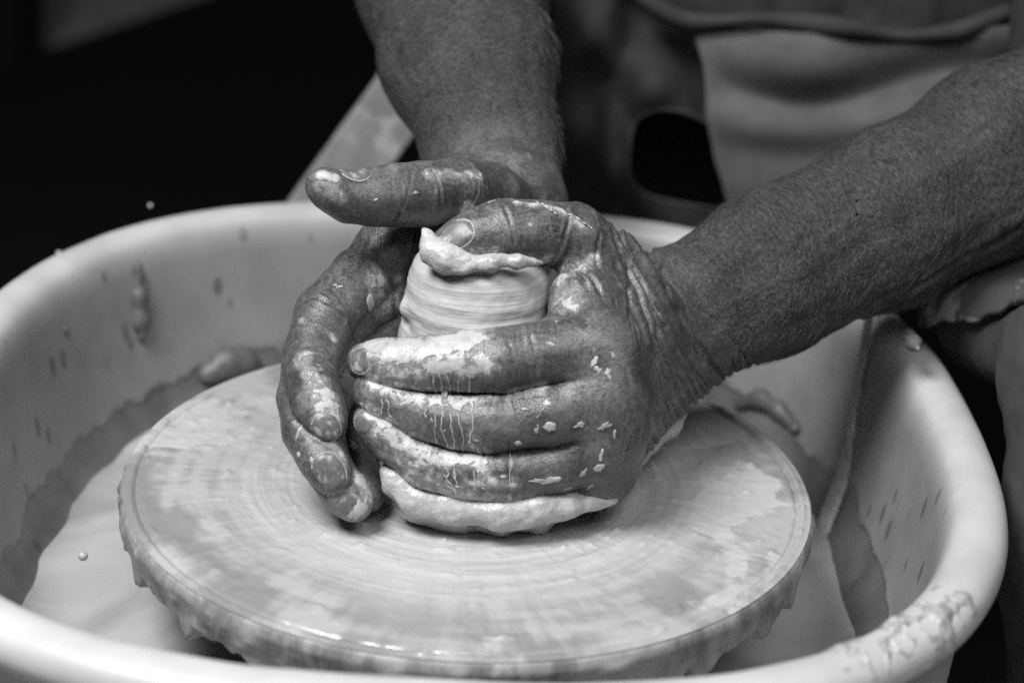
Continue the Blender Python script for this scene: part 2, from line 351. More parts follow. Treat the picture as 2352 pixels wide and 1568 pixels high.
# ------------------------------------------------------------------ splash pan
PC = V(-.010, .038); PA, PB, PN = .245, .268, 2.6
def outline(th):
    c_, s_ = np.cos(th), np.sin(th); rr = (np.abs(c_/PA)**PN+np.abs(s_/PB)**PN)**(-1/PN)
    return np.stack([PC[0]+rr*c_, PC[1]+rr*s_], -1)
NTH = 360; th = np.linspace(0, 2*np.pi, NTH, endpoint=False); O2 = outline(th)
tg = np.roll(O2, -1, 0)-np.roll(O2, 1, 0); NR = np.stack([tg[:, 1], -tg[:, 0]], -1); NR /= np.linalg.norm(NR, axis=1)[:, None]
RZ = .030
prof = [(-.060, -.215, 0), (-.030, -.16, 0), (-.018, -.08, 0), (-.013, RZ-.03, 0), (-.011, RZ-.018, 0), (-.004, RZ-.0165, 0), (-.0005, RZ-.013, 0), (0, RZ-.009, 0), (-.0015, RZ-.004, 0), (-.006, RZ-.0005, 0), (-.012, RZ+.0008, 0), (-.018, RZ, 0),
        (-.0225, RZ-.003, 0), (-.0255, RZ-.0085, .5), (-.028, RZ-.018, 1), (-.031, RZ-.04, 1), (-.036, RZ-.07, 1), (-.040, RZ-.09, 1), (-.048, RZ-.105, 1), (-.060, RZ-.111, 1), (-.12, RZ-.112, 1)]
vs, ins = [], []
for k in range(NTH):
    for (n_, z_, i_) in prof:
        q = O2[k]+NR[k]*n_; vs.append((q[0], q[1], z_)); ins.append(i_)
vs = np.array(vs); npf = len(prof)
vs[:, 2] += .0006*fbm(vs*30, 3)
pan = empty('splash_pan', (PC[0], PC[1], FLOOR_Z)); tag(pan, 'pale plastic splash pan with rolled rim around the potter\'s wheel', 'splash pan')
def P_(o): o.matrix_parent_inverse = o.parent.matrix_basis.inverted() if o.parent else Matrix(); return o
def child(o, parent):
    o.parent = parent; o.matrix_parent_inverse = Matrix.Translation(Vector(parent.location)).inverted(); return o
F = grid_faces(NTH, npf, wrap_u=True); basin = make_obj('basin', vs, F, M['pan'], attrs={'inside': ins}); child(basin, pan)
m = basin.modifiers.new('s', 'SUBSURF'); m.levels = m.render_levels = 1
PZ = -.074
ring = np.array([O2[k]-NR[k]*.044 for k in range(NTH)])
pv = [(PC[0], PC[1], PZ)]; pf = []
NRr = 24
for j in range(1, NRr+1):
    for k in range(NTH): q = PC+(ring[k]-PC)*j/NRr; pv.append((q[0], q[1], PZ))
pv = np.array(pv); pv[:, 2] += .0022*fbm(pv*28, 9)
idx = lambda j, k: 1+(j-1)*NTH+(k % NTH)
pf = [(0, idx(1, k), idx(1, k+1)) for k in range(NTH)]+[(idx(j, k), idx(j+1, k), idx(j+1, k+1), idx(j, k+1)) for j in range(1, NRr) for k in range(NTH)]
pool = make_obj('slurry_pool', pv, pf, M['pool']); tag(pool, kind='structure')
# stand of the pan, so that it rests on the floor
bm = bmesh.new(); bmesh.ops.create_cone(bm, cap_ends=True, segments=48, radius1=.15, radius2=.15, depth=-(FLOOR_Z)-.214, matrix=Matrix.Translation((0, .04, (FLOOR_Z-.214)/2)))
child(bm_obj('pedestal', bm, M['dark'], smooth=False), pan)

# ------------------------------------------------------------------ wheel head
WR = .155
wh = empty('wheel_head', (0, 0, -.06)); tag(wh, 'round potter\'s wheel head coated with pale wet slip', 'potter\'s wheel')
NA, NRd = 480, 130
thw = np.linspace(0, 2*np.pi, NA, endpoint=False)
rr = np.concatenate([np.linspace(.004, .1455, NRd-14), np.linspace(.1460, WR-.0012, 14)])
A, Rr = np.meshgrid(thw, rr, indexing='ij')
cr_n = vnoise(np.stack([np.cos(A)*Rr*260, np.sin(A)*Rr*260, 0*A], -1), 77)
X, Y = Rr*np.cos(A), Rr*np.sin(A)
spiral = Rr*230 + .6*vnoise(np.stack([np.cos(A)*1.2, np.sin(A)*1.2, Rr*20], -1), 3)
Z = np.where(Rr < .10, .00035*np.sin(spiral*2)*np.clip((.105-Rr)/.05, 0, 1), 0)
Z = Z + .0003*fbm(np.stack([np.cos(A)*3, np.sin(A)*3, Rr*90], -1), 5) + .0003*fbm(np.stack([X*160, Y*160, 0*X], -1), 8)
Z = Z - .0011*np.exp(-((Rr-.1478)/.0009)**2) + .0006*np.exp(-((Rr-.1505)/.0012)**2)
Z = Z + .0012*np.clip((cr_n-.7)/.25, 0, 1)*(Rr > .06) + .0022*np.clip((.064-Rr)/.02, 0, 1)**2
Z = Z*np.clip((WR-.0012-Rr)/.003, 0, 1)
vt = np.stack([X, Y, Z], -1).reshape(-1, 3)
disc = child(make_obj('disc_top', vt, grid_faces(NA, len(rr), wrap_u=True)[:, ::-1], M['wheel']), wh)
# drip-coated side
NS = 22; sv = []
ang = thw; drip = np.clip(fbm(np.stack([np.cos(ang)*11, np.sin(ang)*11, 0*ang], -1), 21, 3), -.2, 1)
for j in range(NS):
    t = j/(NS-1); z_ = -.00005 - t*.021
    bulge = np.where(t < .25, WR-.0012+.0016*math.sin(t/.25*math.pi/2), WR+.0004-.0035*(t-.25))
    lump = .0024*np.clip(fbm(np.stack([np.cos(ang)*15, np.sin(ang)*15, np.full_like(ang, t*2.2)], -1), 31, 3), 0, 1)*min(1, t*4)
    hang = drip*.016*max(0, (t-.75)/.25)
    r_ = bulge+lump - (.012 if j == NS-1 else .0006 if j == 0 else 0)
    sv.append(np.stack([r_*np.cos(ang), r_*np.sin(ang), z_-hang+0*ang], -1))
sv = np.array(sv).transpose(1, 0, 2).reshape(-1, 3)
child(make_obj('disc_side', sv, grid_faces(NA, NS, wrap_u=True)[:, ::-1], M['wheel_side']), wh)
bm = bmesh.new(); bmesh.ops.create_cone(bm, cap_ends=True, segments=64, radius1=.10, radius2=.15, depth=.03, matrix=Matrix.Translation((0, 0, -.036)))
bmesh.ops.create_cone(bm, cap_ends=True, segments=32, radius1=.03, radius2=.03, depth=.05, matrix=Matrix.Translation((0, 0, -.07)))
child(bm_obj('hub', bm, M['dark'], smooth=False), wh)

# ------------------------------------------------------------------ clay
clay = empty('clay_mound', (0, 0, 0)); tag(clay, 'pale wet cone of clay being centred between the hands', 'clay')
cp = [(.000, .048), (.0012, .0478), (.004, .0472), (.012, .045), (.04, .0395), (.068, .0337), (.086, .0318), (.097, .0303), (.103, .0282), (.1075, .0240), (.111, .012), (.111, .0015)]
zz = np.concatenate([np.linspace(0, .004, 6), np.linspace(.006, .102, 112), np.linspace(.1027, .111, 16)])
cz, cr = [q[0] for q in cp], [q[1] for q in cp]
prz = np.interp(zz, cz[:-1], cr[:-1]); prz[-1] = .002; prz[-2] = .006
prz = np.convolve(np.pad(prz, 3, mode='edge'), np.ones(7)/7, 'valid')
NC = 220; tc = np.linspace(0, 2*np.pi, NC, endpoint=False); A, Zc = np.meshgrid(tc, zz, indexing='ij'); Rb = np.repeat(prz[None], NC, 0)
rp = .00018*np.sin(Zc*780+A*1.0+1.5*vnoise(np.stack([np.cos(A)*1.5, np.sin(A)*1.5, Zc*60], -1), 4)) + .0003*vnoise(np.stack([np.cos(A)*1.4, np.sin(A)*1.4, Zc*130], -1), 6) + .00035*fbm(np.stack([np.cos(A)*6, np.sin(A)*6, Zc*300], -1), 7)
fade = np.clip((.108-Zc)/.01, 0.1, 1)*np.clip(Zc/.006, 0, 1)
Rb = Rb + rp*fade
# a nick at the left of the cone
Rb = Rb + .0025*np.exp(-(((A-np.radians(195)+np.pi) % (2*np.pi)-np.pi)/.12)**2-((Zc-.083)/.004)**2) - .002*np.exp(-(((A-np.radians(200)+np.pi) % (2*np.pi)-np.pi)/.18)**2-((Zc-.0775)/.003)**2)
cone = child(make_obj('cone', np.stack([Rb*np.cos(A), Rb*np.sin(A), Zc+.0004], -1).reshape(-1, 3), grid_faces(NC, len(zz), wrap_u=True), M['clay']), clay)

# ------------------------------------------------------------------ the potter's hands and arms
def chain(pts):
    """pts: (px, py, Y, radius mm) joints -> round cones"""
    J = [at(*p[:3]) for p in pts]; R_ = [p[3]/1000 for p in pts]
    return J, [RC(J[i], J[i+1], R_[i], R_[i+1]) for i in range(len(J)-1)]
def finger(pts):
    J, C = chain(pts); out = []
    for i, c in enumerate(C):      # bones slimmer than joints, fuller tips
        m = (c.a+c.b)/2; rm = (c.r1+c.r2)/2*(.955 if i < len(C)-1 else 1.02); out += [RC(c.a, m, c.r1, rm), RC(m, c.b, rm, c.r2)]
    return J, out
def ell(p, rad, ax, up=(0, 0, 1)): return EL(at(*p), [r/1000 for r in rad], ax, up)
# left arm (comes in from the right of the picture)
L = {}
L['index'] = [(1372, 804, -.030, 13.5), (1265, 810, -.038, 13.2), (1150, 828, -.044, 13.0), (1070, 832, -.044, 12.0), (985, 836, -.043, 11.2), (900, 838, -.039, 10.4), (838, 832, -.035, 8.0)]
L['middle'] = [(1385, 914, -.040, 13.0), (1265, 952, -.048, 13.0), (1130, 970, -.050, 13.0), (1050, 964, -.049, 12.0), (975, 948, -.046, 11.4), (895, 915, -.042, 9.8), (852, 893, -.041, 7.6)]
L['ring'] = [(1388, 1014, -.040, 12.2), (1280, 1064, -.049, 11.8), (1150, 1086, -.054, 11.6), (1070, 1084, -.054, 10.6), (985, 1064, -.052, 10.0), (900, 1010, -.048, 8.8), (848, 965, -.045, 6.8)]
L['pinky'] = [(1372, 1085, -.034, 10.0), (1280, 1138, -.046, 9.2), (1190, 1160, -.050, 9.0), (1080, 1158, -.053, 8.6), (1000, 1130, -.052, 8.0), (930, 1100, -.049, 6.5)]
L['thumb'] = [(1432, 670, .030, 17), (1395, 600, .022, 14.5), (1315, 543, .010, 14.2), (1230, 531, .001, 12.8), (1150, 533, -.005, 13.2), (1085, 552, -.009, 11.5), (1025, 574, -.012, 8.2)]
LJ, LF = {}, {}
for k, v in L.items(): LJ[k], LF[k] = finger(v)
LWr = [at(1500, 740, .040), at(1535, 830, .040)]
lp = [RC(at(1490, 705, .038), LJ['index'][0], .0235, .0135), RC(at(1500, 770, .040), LJ['middle'][0], .0240, .0135), RC(at(1508, 816, .040), LJ['ring'][0], .0215, .0130), RC(at(1508, 850, .038), LJ['pinky'][0], .0185, .0120),
      RC(at(1430, 700, .012), at(1340, 690, -.012), .015, .011),        # first web
      RC(at(1340, 690, -.012), at(1300, 790, -.030), .010, .011),
      RC(at(1420, 640, .022), at(1350, 600, .010), .014, .010)]
lp += [RC(LJ[k][0]+V(.6, -.75, .3)*.004, LJ[k][0]+V(.6, -.75, .3)*.004, rk, rk) for k, rk in (('index', .0135), ('middle', .0138), ('ring', .0125), ('pinky', .011))]
LAX = [(1490, 772, .040), (1765, 627, .070), (2030, 500, .100), (2276, 374, .130), (2520, 255, .165)]
LAXP = [at(*p) for p in LAX]
offs = [(10.5, 22.8), (10.5, 27.0), (10, 31.5), (10, 35.5), (9, 38)]
for i in range(4):
    for sgn in (-1, 1):
        d0 = UP*offs[i][0]/1000*sgn; d1 = UP*offs[i+1][0]/1000*sgn
        lp.append(RC(LAXP[i]+d0, LAXP[i+1]+d1, offs[i][1]/1000, offs[i+1][1]/1000))
LBODY = Body(lp, [LF[k] for k in ('index', 'middle', 'ring', 'pinky', 'thumb')])
# right arm (comes down from the top of the picture)
Rh = {}
Rh['index'] = [(905, 580, .045, 13.5), (830, 640, .022, 13.5), (750, 722, .002, 13.2), (722, 800, -.014, 11.6), (714, 868, -.030, 11.0), (728, 925, -.042, 10.2), (752, 975, -.050, 8.0)]
Rh['middle'] = [(925, 650, .040, 13), (800, 730, .015, 12.5), (715, 830, -.008, 11.8), (695, 915, -.026, 10.6), (705, 985, -.042, 10.2), (738, 1052, -.054, 9.4), (768, 1098, -.059, 7.6)]
Rh['ring'] = [(945, 730, .038, 12.5), (830, 820, .012, 12), (745, 920, -.012, 11), (735, 1000, -.030, 9.8), (752, 1068, -.044, 9.4), (785, 1125, -.055, 8.8), (815, 1158, -.058, 7.2)]
Rh['pinky'] = [(975, 800, .036, 11), (890, 900, .012, 10), (825, 990, -.010, 9.4), (812, 1050, -.024, 8.6), (822, 1100, -.036, 8.2), (845, 1140, -.046, 6.6)]
Rh['thumb'] = [(1185, 500, .075, 17), (1120, 450, .052, 15), (1050, 435, .034, 13.2), (970, 446, .020, 13.6), (900, 449, .012, 12.9), (850, 454, .006, 11.6), (800, 456, .001, 9.6), (757, 436, -.003, 8.0), (738, 424, -.004, 6.2)]
RJ, RF = {}, {}
for k, v in Rh.items(): RJ[k], RF[k] = finger(v)
rp_ = [RC(at(1150, 470, .095), RJ['index'][0], .024, .015), RC(at(1150, 500, .098), RJ['middle'][0], .024, .0145), RC(at(1160, 540, .100), RJ['ring'][0], .023, .014), RC(at(1170, 580, .098), RJ['pinky'][0], .020, .013),
       RC(at(1090, 530, .070), at(960, 520, .045), .018, .011), RC(at(960, 520, .045), at(890, 560, .035), .010, .011)]
RAX = [(1150, 455, .100), (1128, 330, .135), (1078, 150, .185), (1035, -20, .240), (990, -200, .31)]
RAXP = [at(*p) for p in RAX]
ro = [(9, 21.5), (8, 24), (9, 34), (9, 39.5), (8, 41)]
for i in range(4):
    for sgn in (-1, 1):
        d0 = RT*ro[i][0]/1000*sgn; d1 = RT*ro[i+1][0]/1000*sgn
        rp_.append(RC(RAXP[i]+d0, RAXP[i+1]+d1, ro[i][1]/1000, ro[i+1][1]/1000))
RBODY = Body(rp_, [RF[k] for k in ('index', 'middle', 'ring', 'pinky', 'thumb')])

def crease(v, acc, c, ax, R_, depth, width, wob=.0006, seed=0):
    """groove where the plane through c with normal ax cuts the skin"""
    d = v-c; m = (d*d).sum(-1) < (R_*1.3)**2
    if not m.any(): return
    q = d[m]; s = q@unit(ax) + wob*vnoise(v[m]*140, seed)+wob*3*vnoise(v[m]*45, seed+5)
    fall = np.clip(1.3-np.sqrt((q*q).sum(-1))/R_, 0, 1); fall = np.clip(fall*2.2, 0, 1)*np.clip(.75+.8*vnoise(v[m]*70, seed+9), .1, 1.3)
    acc[m] -= (depth*np.exp(-(s/width)**2) - .35*depth*np.exp(-((np.abs(s)-2.2*width)/(1.3*width))**2))*fall
def slip_field(v, spec):
    """spec: (list of points, radius, strength) -> smooth 0..1 coating"""
    f = np.zeros(len(v))
    for pts, r, s in spec:
        P0 = np.array(pts)
        for i in range(max(1, len(P0)-1)):
            a = P0[i]; b = P0[min(i+1, len(P0)-1)]; ba = b-a; L2 = ba@ba+1e-12
            t = np.clip(((v-a)@ba)/L2, 0, 1); d = np.linalg.norm(v-a-t[:, None]*ba, axis=1)
            f = np.maximum(f, s*np.clip(1.25-d/r, 0, 1))
    return f
def build_arm(body, axp, h, wrist_creases, joints, slipspec, seed, clip_hi=None):
    lo, hi = body.bounds(); v, F = sdf_mesh(body, lo, hi, h); n = vnormals(v, F)
    # gentle swelling and tendons
    v = v + n*(.0007*fbm(v*45, seed)+.00025*fbm(v*170, seed+3))[:, None]
    acc = np.zeros(len(v))
    for (c, ax, R_, dp, wd) in wrist_creases: crease(v, acc, c, ax, R_, dp, wd, seed=seed+int(abs(c[0])*1e5) % 97)
    for nm, J in joints.items():
        spec = ((2, 1.0), (4, .8)) if len(J) > 6 else ((2, .9), (4, .7))
        for ji, st in spec:
            ax = unit(J[ji+1]-J[ji-1]); R_ = .017
            for off, dpt in ((0, .00030), (.0034+.001*random.random(), .00016), (-.0031-.001*random.random(), .00018)):
                ax2 = unit(ax+.25*np.array([random.uniform(-1, 1) for _ in range(3)])); crease(v, acc, J[ji]+ax*off, ax2, R_, dpt*st, .00055, wob=.0009, seed=seed+ji+int(off*1e4))
    v = v + n*np.clip(acc, -.0014, .0006)[:, None]
    sf = slip_field(v, slipspec); n = vnormals(v, F)
    thick = np.clip((sf-.35)*2.2, 0, 1); v = v + n*(thick*(.0006+.0005*fbm(v*120, seed+11)))[:, None]
    # forearm coordinates
    A0, A1 = axp[0], axp[-2]; ax = unit(A1-A0); rel = v-A0; u = rel@ax; side = unit(np.cross(ax, V(0, 0, 1))); up = np.cross(side, ax)
    ang = np.arctan2(rel@side, rel@up); fm = np.clip((u-.004)/.03, 0, 1)
    uv = np.stack([u, ang*.036, 0*u], -1)
    n = vnormals(v, F); ten = fbm(np.stack([u*14, np.cos(ang)*2.2, np.sin(ang)*2.2], -1), seed+21)*.0016 + vnoise(np.stack([u*55+ang*2, np.cos(ang)*3, np.sin(ang)*3], -1), seed+25)*.0006
    v = v + n*(ten*fm)[:, None]
    return v, F, dict(slip=sf, forearm=fm, forearm_uv=uv)
# wrist folds fan out from the notch between thumb and forearm
def fan(notch, ends, view, depth, width, R_):
    out = []
    for i, e in enumerate(ends):
        b = at(*e); ax = np.cross(b-notch, view); out.append(((b+notch)/2, ax, R_, depth*(.7+.6*random.random()), width*(.8+.5*random.random())))
    return out
lw = fan(at(1440, 610, .02), [(1470+i*15, 1000-i*9, .02) for i in range(0, 14)], ray(1520, 800), .0017, .0007, .052)
lw += fan(at(1500, 590, .03), [(1640, 900, .03), (1672, 880, .035), (1700, 862, .04), (1735, 845, .04)], ray(1600, 760), .0013, .0009, .052)
for (px, py, tilt) in ((2120, 655, .10), (2200, 640, .0), (2240, 600, .14), (2060, 700, -.05), (2300, 560, .05), (1960, 720, .08)):   # slack skin under the forearm
    lw.append((at(px, py, .065), UP*.86-RT*(.42+tilt), .045, .0009, .0013))
# folds of the thumb web
lw += [(at(1330, 640, -.012), unit(at(1390, 640, 0)-at(1290, 660, -.012)), .016, .0014, .0010), (at(1290, 650, -.01), unit(at(1340, 640, 0)-at(1260, 640, -.012)), .014, .0012, .0009),
       (at(1370, 640, -.008), unit(at(1420, 660, 0)-at(1330, 640, -.012)), .018, .0010, .0009)]
for (px, py, Yv, nm, i, R_, dp, wd) in ((1171, 1082, -.066, 'ring', 2, .013, .0011, .0007), (1111, 1086, -.066, 'ring', 3, .013, .0007, .0006), (1064, 1084, -.066, 'ring', 3, .012, .0006, .0006), (1195, 505, -.012, 'thumb', 4, .013, .0008, .0006), (1165, 500, -.012, 'thumb', 4, .012, .0007, .0006),
        (1290, 540, -.004, 'thumb', 2, .015, .0009, .0008), (1210, 815, -.056, 'index', 1, .014, .0006, .0006), (1240, 812, -.056, 'index', 1, .014, .0006, .0006), (1190, 965, -.062, 'middle', 2, .013, .0005, .0006), (1110, 826, -.056, 'index', 3, .012, .0005, .0006)):
    ax = LJ[nm][i+1]-LJ[nm][i-1]; lw.append((at(px, py, Yv), ax+.3*np.linalg.norm(ax)*UP*random.uniform(-1, 1), R_, dp, wd))
rw = [(at(925, 470, .003), RJ['thumb'][5]-RJ['thumb'][3]+.012*UP, .015, .0011, .0008), (at(1000, 440, .012), RJ['thumb'][3]-RJ['thumb'][2], .014, .0006, .0007), (at(1085, 430, .025), RJ['thumb'][2]-RJ['thumb'][1], .016, .0007, .0008), (at(715, 840, -.03), RJ['index'][4]-RJ['index'][2], .012, .0007, .0006), (at(720, 905, -.045), RJ['index'][5]-RJ['index'][3], .011, .0007, .0006), (at(880, 620, .03), unit(at(930, 600, .03)-at(830, 640, .03)), .020, .0012, .0009), (at(930, 560, .035), unit(at(980, 560, .04)-at(890, 560, .03)), .020, .0013, .0010), (at(760, 760, 0), unit(RJ['index'][3]-RJ['index'][1]), .018, .0007, .0006)]
def S(body, *pp):   # points on the skin under photo positions
    pp = np.array(pp, float); d = np.array([ray(*p) for p in pp]); return body.march(CAM+d*.55, d)
lslip = [(S(LBODY, (845, 800), (960, 800), (1080, 780), (1180, 742), (1240, 718)), .0105, 1.0), (S(LBODY, (990, 835), (1110, 835)), .0085, .8), (S(LBODY, (880, 850), (960, 865)), .007, .62),
         (S(LBODY, (860, 885), (960, 912), (1060, 922)), .0065, .8), (S(LBODY, (1060, 915), (1250, 892)), .004, .75), (S(LBODY, (850, 950), (920, 1015), (1000, 1050), (1100, 1058)), .0070, .85), (S(LBODY, (900, 1050), (1000, 1100)), .007, .55),
         (S(LBODY, (930, 1110), (1050, 1140), (1150, 1155), (1240, 1158)), .0085, .95), (S(LBODY, (1000, 595), (1080, 600), (1180, 600), (1250, 600)), .006, .9), (S(LBODY, (1030, 585), (1140, 585)), .005, .6),
         (S(LBODY, (1290, 640), (1260, 690), (1310, 700)), .008, .75), (S(LBODY, (1075, 930), (1100, 1060), (1110, 1110)), .005, .6), (S(LBODY, (1180, 465), (1280, 480), (1340, 520)), .0025, .75), (S(LBODY, (1330, 620), (1370, 590)), .004, .6), (S(LBODY, (1180, 1110), (1080, 1110)), .004, .6)]
rslip = [(S(RBODY, (735, 890), (755, 940), (750, 985)), .0080, .8), (S(RBODY, (865, 650), (885, 710)), .0075, .75), (S(RBODY, (915, 650), (920, 700)), .006, .6), (S(RBODY, (990, 400), (1050, 405), (1100, 405)), .0045, .62), (S(RBODY, (735, 402), (768, 408)), .0035, .95), (S(RBODY, (735, 420), (780, 450)), .005, .5),
         (S(RBODY, (830, 1100), (848, 1140), (820, 1178)), .0075, .85), (S(RBODY, (1072, 480), (1085, 505)), .005, .9), (S(RBODY, (690, 820), (725, 865)), .006, .55), (S(RBODY, (760, 1010), (790, 1060)), .0045, .65), (S(RBODY, (690, 735), (770, 780)), .0025, .6)]
HV = .0008
v1, F1, a1 = build_arm(LBODY, LAXP, HV, lw, LJ, lslip, 11)
v2, F2, a2 = build_arm(RBODY, RAXP, HV, rw, RJ, rslip, 41)
# upper arms, shoulders and trunk under the clothes
SHL, SHR = V(.33, .66, .52), V(.00, .68, .52)
tp = [RC(LAXP[-1], V(.36, .40, .17), .045, .047), RC(V(.36, .40, .17), SHL, .047, .058), RC(RAXP[-1], V(-.075, .50, .27), .047, .048), RC(V(-.075, .50, .27), SHR, .048, .058),
      RC(SHL, SHR, .062, .062), RC(V(.15, .68, .42), V(.15, .64, .02), .13, .14), RC(V(.10, .66, .40), V(.10, .63, .0), .11, .115), RC(V(.22, .66, .40), V(.22, .62, .0), .12, .13)]
TBODY = Body(tp, [], kp=.03); lo, hi = TBODY.bounds(); v3, F3 = sdf_mesh(TBODY, lo, hi, .006, B=8)
vv = np.concatenate([v1, v2, v3]); FF = np.concatenate([F1, F2+len(v1), F3+len(v1)+len(v2)])
at_all = dict(slip=np.concatenate([a1['slip'], a2['slip'], np.zeros(len(v3))]), forearm=np.concatenate([a1['forearm'], a2['forearm'], np.ones(len(v3))]),
              forearm_uv=np.concatenate([a1['forearm_uv'], a2['forearm_uv'], v3]))
person = make_obj('person', vv, FF, M['skin'], attrs=at_all)
tag(person, 'potter in dark apron, clay-covered hands cupped around the wet clay', 'person')
# ------------------------------------------------------------------ fingernails, slip on the hands
def surf_patch(body, c, n, a, hl, hw, ns=9, nt=9, lift=.0003, dome=0., shape=2.6, wob=0., seed=0, nrm=None):
    """a patch laid on the skin round c: disc in (s,t), projected along -n onto the surface"""
    side = unit(np.cross(n, a)); a = unit(np.cross(side, n)); nr_ = 6; na = 20; pts = [c+n*.008]; rad = [0.]
    for j in range(1, nr_+1):
        q = j/nr_
        for k in range(na):
            A_ = 2*math.pi*k/na; cx, sx = math.cos(A_), math.sin(A_); rr_ = (abs(cx)**shape+abs(sx)**shape)**(-1/shape)
            if wob: rr_ *= 1+wob*float(vnoise(V(cx*1.7+seed, sx*1.7, seed*.37), seed))
            pts.append(c+n*.008+a*cx*rr_*hl*q+side*sx*rr_*hw*q); rad.append(q)
    P_ = body.march(np.array(pts), -n, 30); rad = np.array(rad)
    if not dome: hg = (P_-c)@n; P_ = P_-n*(hg*.22)[:, None]
    h_ = lift+dome*np.sqrt(np.clip(1-rad**2, 0, 1)) - np.where(rad > .99, lift+.0003, 0)
    N_ = body.normal(P_); P_ = P_ + (N_*h_[:, None] if dome else (n*h_[:, None]))
    ix = lambda j, k: 1+(j-1)*na+k % na
    F_ = [(0, ix(1, k), ix(1, k+1)) for k in range(na)]+[(ix(j, k), ix(j+1, k), ix(j+1, k+1), ix(j, k+1)) for j in range(1, nr_) for k in range(na)]
    return P_, F_
def tube(P_, r, nseg=7):
    P_ = np.asarray(P_, float); n = len(P_); r = np.broadcast_to(np.asarray(r, float), (n,)); T = np.gradient(P_, axis=0); out = []; up = V(.3, -.8, .5)
    for i in range(n):
        t_ = unit(T[i]); s_ = unit(np.cross(t_, up)); u_ = np.cross(s_, t_)
        for k in range(nseg): A_ = 2*math.pi*k/nseg; out.append(P_[i]+r[i]*(s_*math.cos(A_)+u_*math.sin(A_)))
    F_ = [tuple(q) for q in grid_faces(n, nseg, wrap_v=True)]; F_.append(tuple(range(nseg))[::-1]); F_.append(tuple((n-1)*nseg+k for k in range(nseg)))
    return np.array(out), F_
def resample(pts, n):
    pts = np.asarray(pts, float); d = np.r_[0, np.cumsum(np.linalg.norm(np.diff(pts, axis=0), axis=1))]; q = np.linspace(0, d[-1], n)
    # smooth (catmull-rom like) interpolation
    L_ = np.stack([np.interp(q, d, pts[:, k]) for k in range(pts.shape[1])], -1); m = max(1, n//(2*len(pts)))
    K_ = np.ones(2*m+1)/(2*m+1); Lp = np.pad(L_, ((m, m), (0, 0)), mode='edge'); S_ = np.stack([np.convolve(Lp[:, k], K_, 'valid') for k in range(pts.shape[1])], -1)
    S_[0], S_[-1] = pts[0], pts[-1]; return S_
def nail(body, px, axis, hl, hw, n=None, label=None):
    if n is None:
        c = S(body, px)[0]; n_ = body.normal(c)[0]
    else:
        n_ = unit(n); c = body.march(at(*px)+n_*.03, -n_)[0]
    P_, F_ = surf_patch(body, c.astype(float), n_.astype(float), axis, hl, hw, lift=.0007)
    o = make_obj('fingernail', P_, F_, M['nail'], person)
    rim = [P_[1+5*20+k] for k in range(20)]; rim = np.array(rim+[rim[0]])
    cut = np.array(rim)[:15] if True else rim
    tv, tf = tube(resample(np.roll(rim[:-1], random.randint(0, 5), 0)[:15], 40), .00028, 5); make_obj('slip_line', tv, tf, M['slip'], o)
    return o
ax_ = lambda J, i=-1: J[i]-J[i-1]
nail(LBODY, (1045, 538), ax_(LJ['thumb']), .0082, .0062)
nail(LBODY, (826, 826), ax_(LJ['index']), .0055, .0058)
nail(LBODY, (836, 968), ax_(LJ['ring']), .0048, .0050)
nail(RBODY, (750, 982), ax_(RJ['index']), .0062, .0055)
nail(RBODY, (757, 1082), ax_(RJ['middle']), .0080, .0062)
nail(RBODY, (788, 1152), ax_(RJ['ring']), .0066, .0060)
nail(RBODY, (805, 450, .001), ax_(RJ['thumb']), .0070, .0062, n=V(.1, .1, 1))
# drops of slip thrown on the skin, plus one painted glint: (px, py, half width, half height, turn) in photo px
f2 = lambda x, y: (603+.3906*x, 746.5+.3906*y); f1 = lambda x, y: (603+.3906*x, 333+.3906*y)
sp2 = [(905, 335, 15, 20, 0), (1225, 285, 28, 32, 0), (1070, 385, 14, 9, 0), (1680, 460, 28, 20, 20), (1690, 605, 36, 28, 10), (1615, 615, 11, 25, 10), (1505, 695, 18, 15, 0), (1870, 585, 32, 18, -25), (2010, 600, 44, 17, -40),
       (2070, 640, 11, 32, 0), (2030, 285, 19, 35, 0), (1972, 262, 20, 18, 0), (1948, 215, 36, 18, -45), (2055, 165, 12, 36, -25), (1885, 870, 16, 42, 30), (1985, 840, 28, 30, 0), (1925, 955, 12, 38, 50), (1415, 890, 18, 11, -20),
       (905, 805, 18, 12, 10), (1000, 560, 9, 22, 0), (1070, 620, 8, 9, 0), (1255, 680, 10, 7, 0), (1690, 110, 24, 13, 20), (1460, 118, 10, 12, 0), (1540, 490, 11, 8, 0), (1618, 540, 8, 8, 0), (1620, 915, 60, 18, 5), (1700, 915, 50, 22, -10), (1800, 960, 40, 12, 15),
       (960, 740, 24, 14, 15), (1040, 470, 20, 12, 0), (1120, 460, 30, 16, 10), (870, 820, 24, 14, 20), (1160, 800, 20, 40, 0), (1800, 150, 12, 9, 0), (1590, 60, 14, 20, 30), (1990, 770, 12, 34, 10)]
sp1 = [(1575, 470, 18, 12, 0), (1760, 1000, 18, 11, 0), (1730, 1036, 12, 9, 0), (1350, 330, 30, 9, -30), (1690, 1080, 16, 8, 0)]
spR2 = [(250, 172, 28, 9, -15), (300, 225, 50, 7, 10), (460, 740, 20, 12, 20), (290, 790, 14, 20, 0), (205, 640, 10, 50, 15), (530, 700, 22, 40, -35), (210, 760, 14, 14, 0), (440, 720, 12, 10, 0)]
spR1 = [(1408, 275, 10, 30, -20), (455, 830, 22, 9, -25), (905, 280, 20, 8, 0), (670, 320, 16, 7, -25), (700, 520, 25, 8, -35), (430, 820, 12, 8, 0), (640, 930, 30, 55, 0), (690, 920, 20, 45, 10), (760, 900, 14, 40, 5)]  # the slanted mark just below the thumb is a highlight painted as a pale patch
